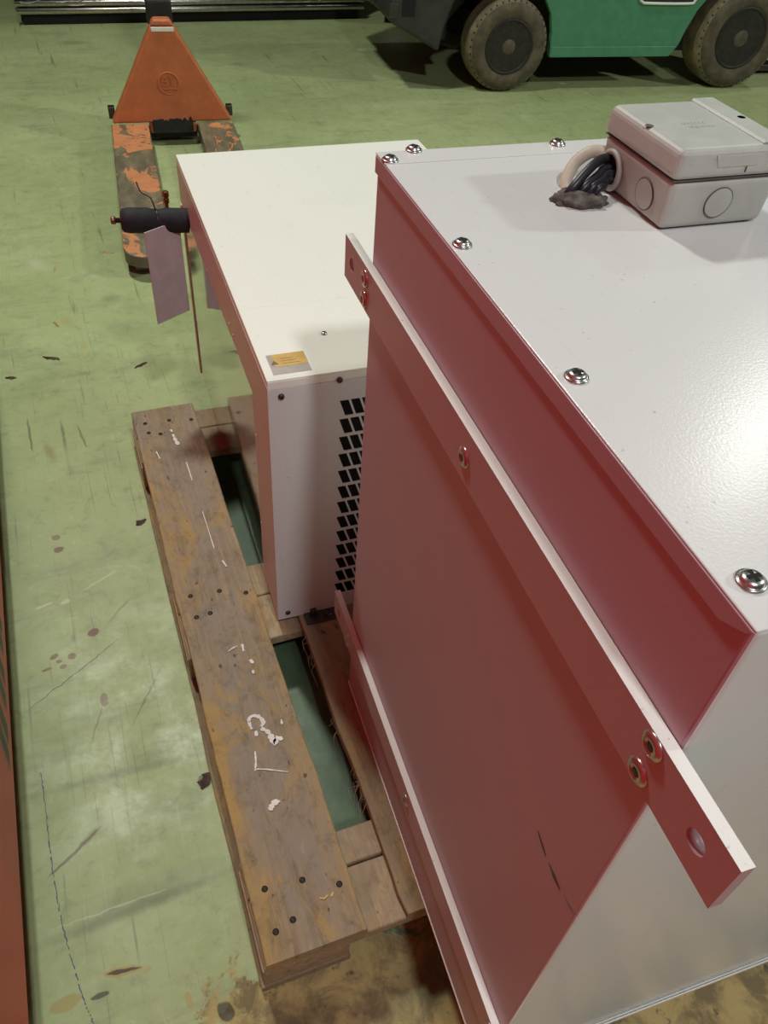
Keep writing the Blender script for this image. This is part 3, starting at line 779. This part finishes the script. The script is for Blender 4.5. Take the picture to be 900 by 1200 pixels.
text_mesh('raised_letters', 'BT', .050, JACK_ORANGE, fr, (.268, .003, .268), (PI / 2, 0, 0), .003)
# pump, steering wheels and handle behind the plate
MB().lathe([(.055, .10), (.055, .34), (.04, .36), (.04, .47), (.02, .48)], 20, (.268, .17, 0), (0, 0, 1)).build('hydraulic_pump', DARKSTEEL, J)
MB().box(.255, .281, .07, .17, .12, .16).build('pump_bracket', DARKSTEEL, J, .003)
for sx in (-.045, .045):
    MB().lathe([(.085, -.025), (.09, -.02), (.09, .02), (.085, .025)], 24, (.268 + sx, .17, .0905), (1, 0, 0)).build('steer_wheel', RUBBER, J)
MB().box(.215, .321, .09, .19, .46, .56).build('handle_base', RUBBER, J, .012, seg=3)
MB().lathe([(.02, .54), (.02, 1.15)], 14, (.268, .15, 0), (0, 0, 1)).box(.19, .346, .135, .165, 1.15, 1.27).build('handle', RUBBER, J, .004)

# ------------------------------------------------------------------ forklift
F = thing('forklift', 'green counterbalance forklift with dark grey counterweight parked across the aisle', 'forklift', (2.214, 4.189, 0), -0.1066)
def wheel(x, r, w, y0, name):
    m = MB()
    m.cur = 0
    m.lathe([(r * .93, 0), (r * .985, .012), (r, .035), (r, w - .035), (r * .985, w - .012), (r * .93, w)], 48, (x, y0, r), (0, 1, 0))
    m.cur = 1
    m.lathe([(r * .60, -.002), (r * .64, -.010), (r * .80, -.013), (r * .92, -.003), (r * .93, .002)], 48, (x, y0, r), (0, 1, 0))
    o = m.build(name, [TYRE, TYREDARK], F)
    h = MB().lathe([(r * .60, -.004), (r * .57, -.010), (r * .54, -.004), (r * .50, .050), (r * .42, .065), (r * .40, .05), (r * .24, .047), (.002, .047)], 32, (x, y0, r), (0, 1, 0)).build('wheel_rim', RIM, o)
    MB().lathe([(r * .23, .046), (r * .22, .004), (r * .15, -.006), (.002, -.006)], 24, (x, y0, r), (0, 1, 0)).build('hub_cap', TYREDARK, o)
    for k in range(6):
        a = 2 * PI * k / 6
        MB().lathe([(.010, 0), (.010, .012), (.004, .014)], 6, (x + r * .31 * math.cos(a), y0 + .048, r + r * .31 * math.sin(a)), (0, -1, 0), False).build('wheel_nut', TYREDARK, o)
    nb = 0
    tl = MB()
    for k in range(40):
        a = 2 * PI * k / 40
        c, s_ = math.cos(a), math.sin(a)
        tl.lathe([(.005, 0), (.005, .003)], 6, (x + r * .955 * c, y0 + .006, r + r * .955 * s_), (c * .6, -.8, s_ * .6), False)
    tl.build('wear_mark', RUBBER, o, kind='stuff')
    return o
wheel(0, .228, .165, 0, 'rear_wheel'); wheel(1.435, .268, .200, -.01, 'front_wheel')
wheel(0, .228, .165, .80, 'rear_wheel'); wheel(1.435, .268, .200, .82, 'front_wheel')
# chassis side skirt
def arch(cx, cz, r, a0, a1, n=10):
    return [(cx + r * math.cos(a0 + (a1 - a0) * k / n), cz + r * math.sin(a0 + (a1 - a0) * k / n)) for k in range(n + 1)]
poly = [(.258, .170), (1.010, .170), (1.055, .230)] + [(1.075, .30), (1.115, .40), (1.19, .50), (1.30, .585)] + [(1.30, .78), (-.05, .78), (-.05, .53)] + [(.08, .52), (.17, .46), (.225, .38), (.250, .29)]
m = MB(); m.prism(poly, 'y', .015, .055); cs = m.build('chassis_skirt', GREEN, F, .006, 2)
m = MB(); m.prism([(.262, .172), (1.006, .172), (1.045, .225), (.258, .225)], 'y', .008, .016); m.build('lower_fold', GREEN, F, .003)
m = MB(); m.prism([(.735, .452), (.76, .437), (1.060, .437), (1.085, .462), (1.085, .60), (.735, .60)], 'y', .010, .016); m.build('step_recess', RUBBER, cs)
m = MB(); m.tube(curve_pts([(.735, .008, .60), (.735, .008, .47), (.752, .008, .443), (.80, .008, .437), (1.04, .008, .437), (1.075, .008, .45), (1.087, .008, .49), (1.087, .008, .60)], 5), .007, 8); m.build('step_trim', CREAM, cs)
m = MB(); m.prism(poly, 'y', .905, .945); m.build('chassis_skirt', GREEN, F, .006, 2)
box_part('engine_bay', .02, 1.20, .17, .79, .16, .80, DARKGREY, F)
m = MB(); m.prism([(-.05, .782), (1.22, .782), (1.15, .88), (-.02, .98)], 'y', .05, .91); m.build('bonnet', GREEN, F, .02, 3)
box_part('axle', -.04, .04, .165, .80, .18, .27, DARKSTEEL, F)
box_part('drive_axle', 1.38, 1.49, .19, .82, .20, .34, DARKSTEEL, F)
# counterweight: curved tail with a wheel cut-out
m = MB()
side = [(-.68, .345), (-.655, .33), (-.394, .200), (-.375, .32), (-.33, .44), (-.20, .53), (-.05, .55), (-.05, 1.0), (-.45, .98), (-.68, .86)]
mid = [(-.68, .345), (-.655, .33), (-.394, .200), (-.285, .200), (-.285, .30), (-.05, .53), (-.05, 1.0), (-.45, .98), (-.68, .86)]
m.prism(side, 'y', .012, .22); m.prism(mid, 'y', .22, .74); m.prism(side, 'y', .74, .948)
cw = m.build('counterweight', DARKGREY, F, .018, 3)
MB().box(-.615, -.545, .0085, .013, .37, .56).build('tail_recess', BLACK, cw, .002)
MB().box(-.685, -.640, .006, .013, .36, .43).build('corner_pad', DARKSTEEL, cw, .004)
MB().box(-.705, -.675, .30, .66, .36, .45).build('rear_bumper', DARKSTEEL, cw, .008)
# seat, guard and mast above the frame
MB().box(.25, .68, .26, .70, .96, 1.06).box(.20, .30, .26, .70, 1.04, 1.45).build('seat', RUBBER, F, .03, 3)
for sx, sy in ((0.02, .08), (0.02, .86)):
    MB().tube([(sx, sy, .9), (sx + .06, sy + (.04 if sy < .4 else -.04), 2.05), (sx + .18, sy + (.04 if sy < .4 else -.04), 2.1), (1.02, sy + (.04 if sy < .4 else -.04), 2.1), (1.26, sy, .80)], .028, 8).build('guard_post', DARKGREY, F)
for sy in (.20, .68):
    box_part('mast_rail', 1.62, 1.72, sy, sy + .08, .08, 2.1, DARKGREY, F, .004)
box_part('mast_carriage', 1.55, 1.62, .18, .78, .25, .40, DARKGREY, F)
for sy in (.24, .62):
    MB().box(1.72, 1.76, sy, sy + .1, .02, .55).box(1.74, 2.75, sy, sy + .1, .02, .055).build('lift_fork', DARKSTEEL, F, .003)

# ------------------------------------------------------------------ wrapped goods on the far floor
def wrapped(name, label, loc, rz, L, H, dep):
    o = thing(name, label, 'wrapped frame', loc, rz)
    box_part('dark_base', .03, L - .03, .04, dep - .02, 0, .05, BLACK, o)
    box_part('core', .012, L - .012, .030, dep, .05, H, BLACKWRAP, o, .01)
    for zc in (.078, .118):
        MB().lathe([(.017, 0), (.019, .003), (.019, L - .003), (.017, L)], 14, (0, .018, zc), (1, 0, 0)).build('rail', ALU, o, label='silver metal rail')
    # crinkled clear film, as loose ridges of plastic
    fm = MB(); rr = random.Random(len(label)); 
    for k in range(70):
        x = rr.choice((rr.uniform(0, .5), rr.uniform(L - .6, L - .05), rr.uniform(0, L - .1))); z = rr.uniform(.105, .24); l = rr.uniform(.02, .14)
        fm.tube(curve_pts([(x, .006, z), (x + l * .5, -.002 , z + l * rr.uniform(-.1, .3)), (min(x + l, L), .004, z + l * rr.uniform(0, .35))], 3), rr.uniform(.0008, .003), 4)
    fm.build('plastic_crease', FILM, o, kind='stuff')
    return o
FILM = plain('clear_film_crease', (0.65, 0.65, 0.64), 0.15, 0)
wrapped('wrapped_frame', 'long black frame with two silver rails under stretch wrap, behind the pallet jack', (-0.25, 5.79, 0), -0.03, 2.19, .42, .7)
wrapped('wrapped_frame', 'dark wrapped frame with silver rails half hidden by the forklift tail', (2.02, 5.62, 0), -0.35, 1.1, .42, .6)

# ------------------------------------------------------------------ litter on the floor
def flake(name, label, x, y, L, w, rz, mat, seed):
    m = MB(); rr = random.Random(seed); n = 7; vs = []
    for i in range(n):
        t = i / (n - 1); h = w * math.sin(PI * (.08 + .84 * t)) * rr.uniform(.6, 1.2)
        z = .0015 + .003 * math.sin(PI * t) * rr.uniform(.4, 1)
        c = (t - .5) * L; o = rr.uniform(-.25, .25) * w
        vs += [(c, -h + o, 0.0006), (c, o, z + .0015), (c, h + o, .0006)]
    fs = []
    for i in range(n - 1):
        a = i * 3
        fs += [(a, a + 3, a + 4, a + 1), (a + 1, a + 4, a + 5, a + 2), (a, a + 2, a + 5, a + 3)]
    m.add(vs, fs)
    o = m.build(name, mat); o.location = (x, y, 0); o.rotation_euler = (0, 0, rz)
    tag(o, label, 'debris')
    return o
CHIP = plain('dark_bark_brown', (0.085, 0.05, 0.033), 0.8, var=0.4, scale=80)
STRAW = plain('yellow_wood_sliver', (0.50, 0.38, 0.14), 0.7)
flake('wood_chip', 'curled brown wood chip on the floor left of the metal flap', -0.361, 2.14, .055, .009, -.5, CHIP, 1)
flake('wood_chip', 'brown wood chip on the floor just below the metal flap', -0.112, 2.032, .045, .007, .5, CHIP, 2)
flake('wood_chip', 'brown wood chip on the floor at the left frame edge', -0.479, 2.066, .032, .008, -.4, CHIP, 3)
flake('bark_flake', 'dark flat flake on the floor touching the pallet side', -0.208, 0.641, .034, .012, 1.0, CHIP, 4)
flake('bark_flake', 'dark flake on the floor beside the far end of the left pallet plank', -0.215, 1.36, .03, .010, .5, CHIP, 8)
flake('wood_sliver', 'yellow wood sliver beside the tip of the pallet jack fork', -0.118, 2.78, .05, .005, -.35, STRAW, 5)
flake('wood_sliver', 'yellow wood sliver on open floor left of the fork tip', -0.30, 2.70, .04, .006, 1.2, STRAW, 6)
flake('wood_sliver', 'small yellow sliver nearest the brown chips on open floor', -0.33, 2.33, .035, .006, 1.9, STRAW, 7)
# blue marker line drawn on the floor, nearest corner
lp = curve_pts([(-0.49, 0.756, 0), (-0.487, 0.66, 0), (-0.485, 0.564, 0), (-0.476, 0.459, 0), (-0.46, 0.361, 0), (-0.447, 0.308, 0), (-.435, .26, 0)], 16)
m = MB(); rr = random.Random(9)
for i in range(len(lp) - 1):
    if rr.random() < .10: continue
    a, b = lp[i], lp[i + 1]; w = rr.uniform(.0005, .0012); o = rr.uniform(-.0008, .0008)
    m.add([(a.x - w + o, a.y, .0003), (a.x + w + o, a.y, .0003), (b.x + w + o, b.y, .0003), (b.x - w + o, b.y, .0003)], [(0, 1, 2, 3)])
ml = m.build('floor_marking', plain('blue_marker', (0.10, 0.11, 0.20), 0.6)); ml['kind'] = 'structure'
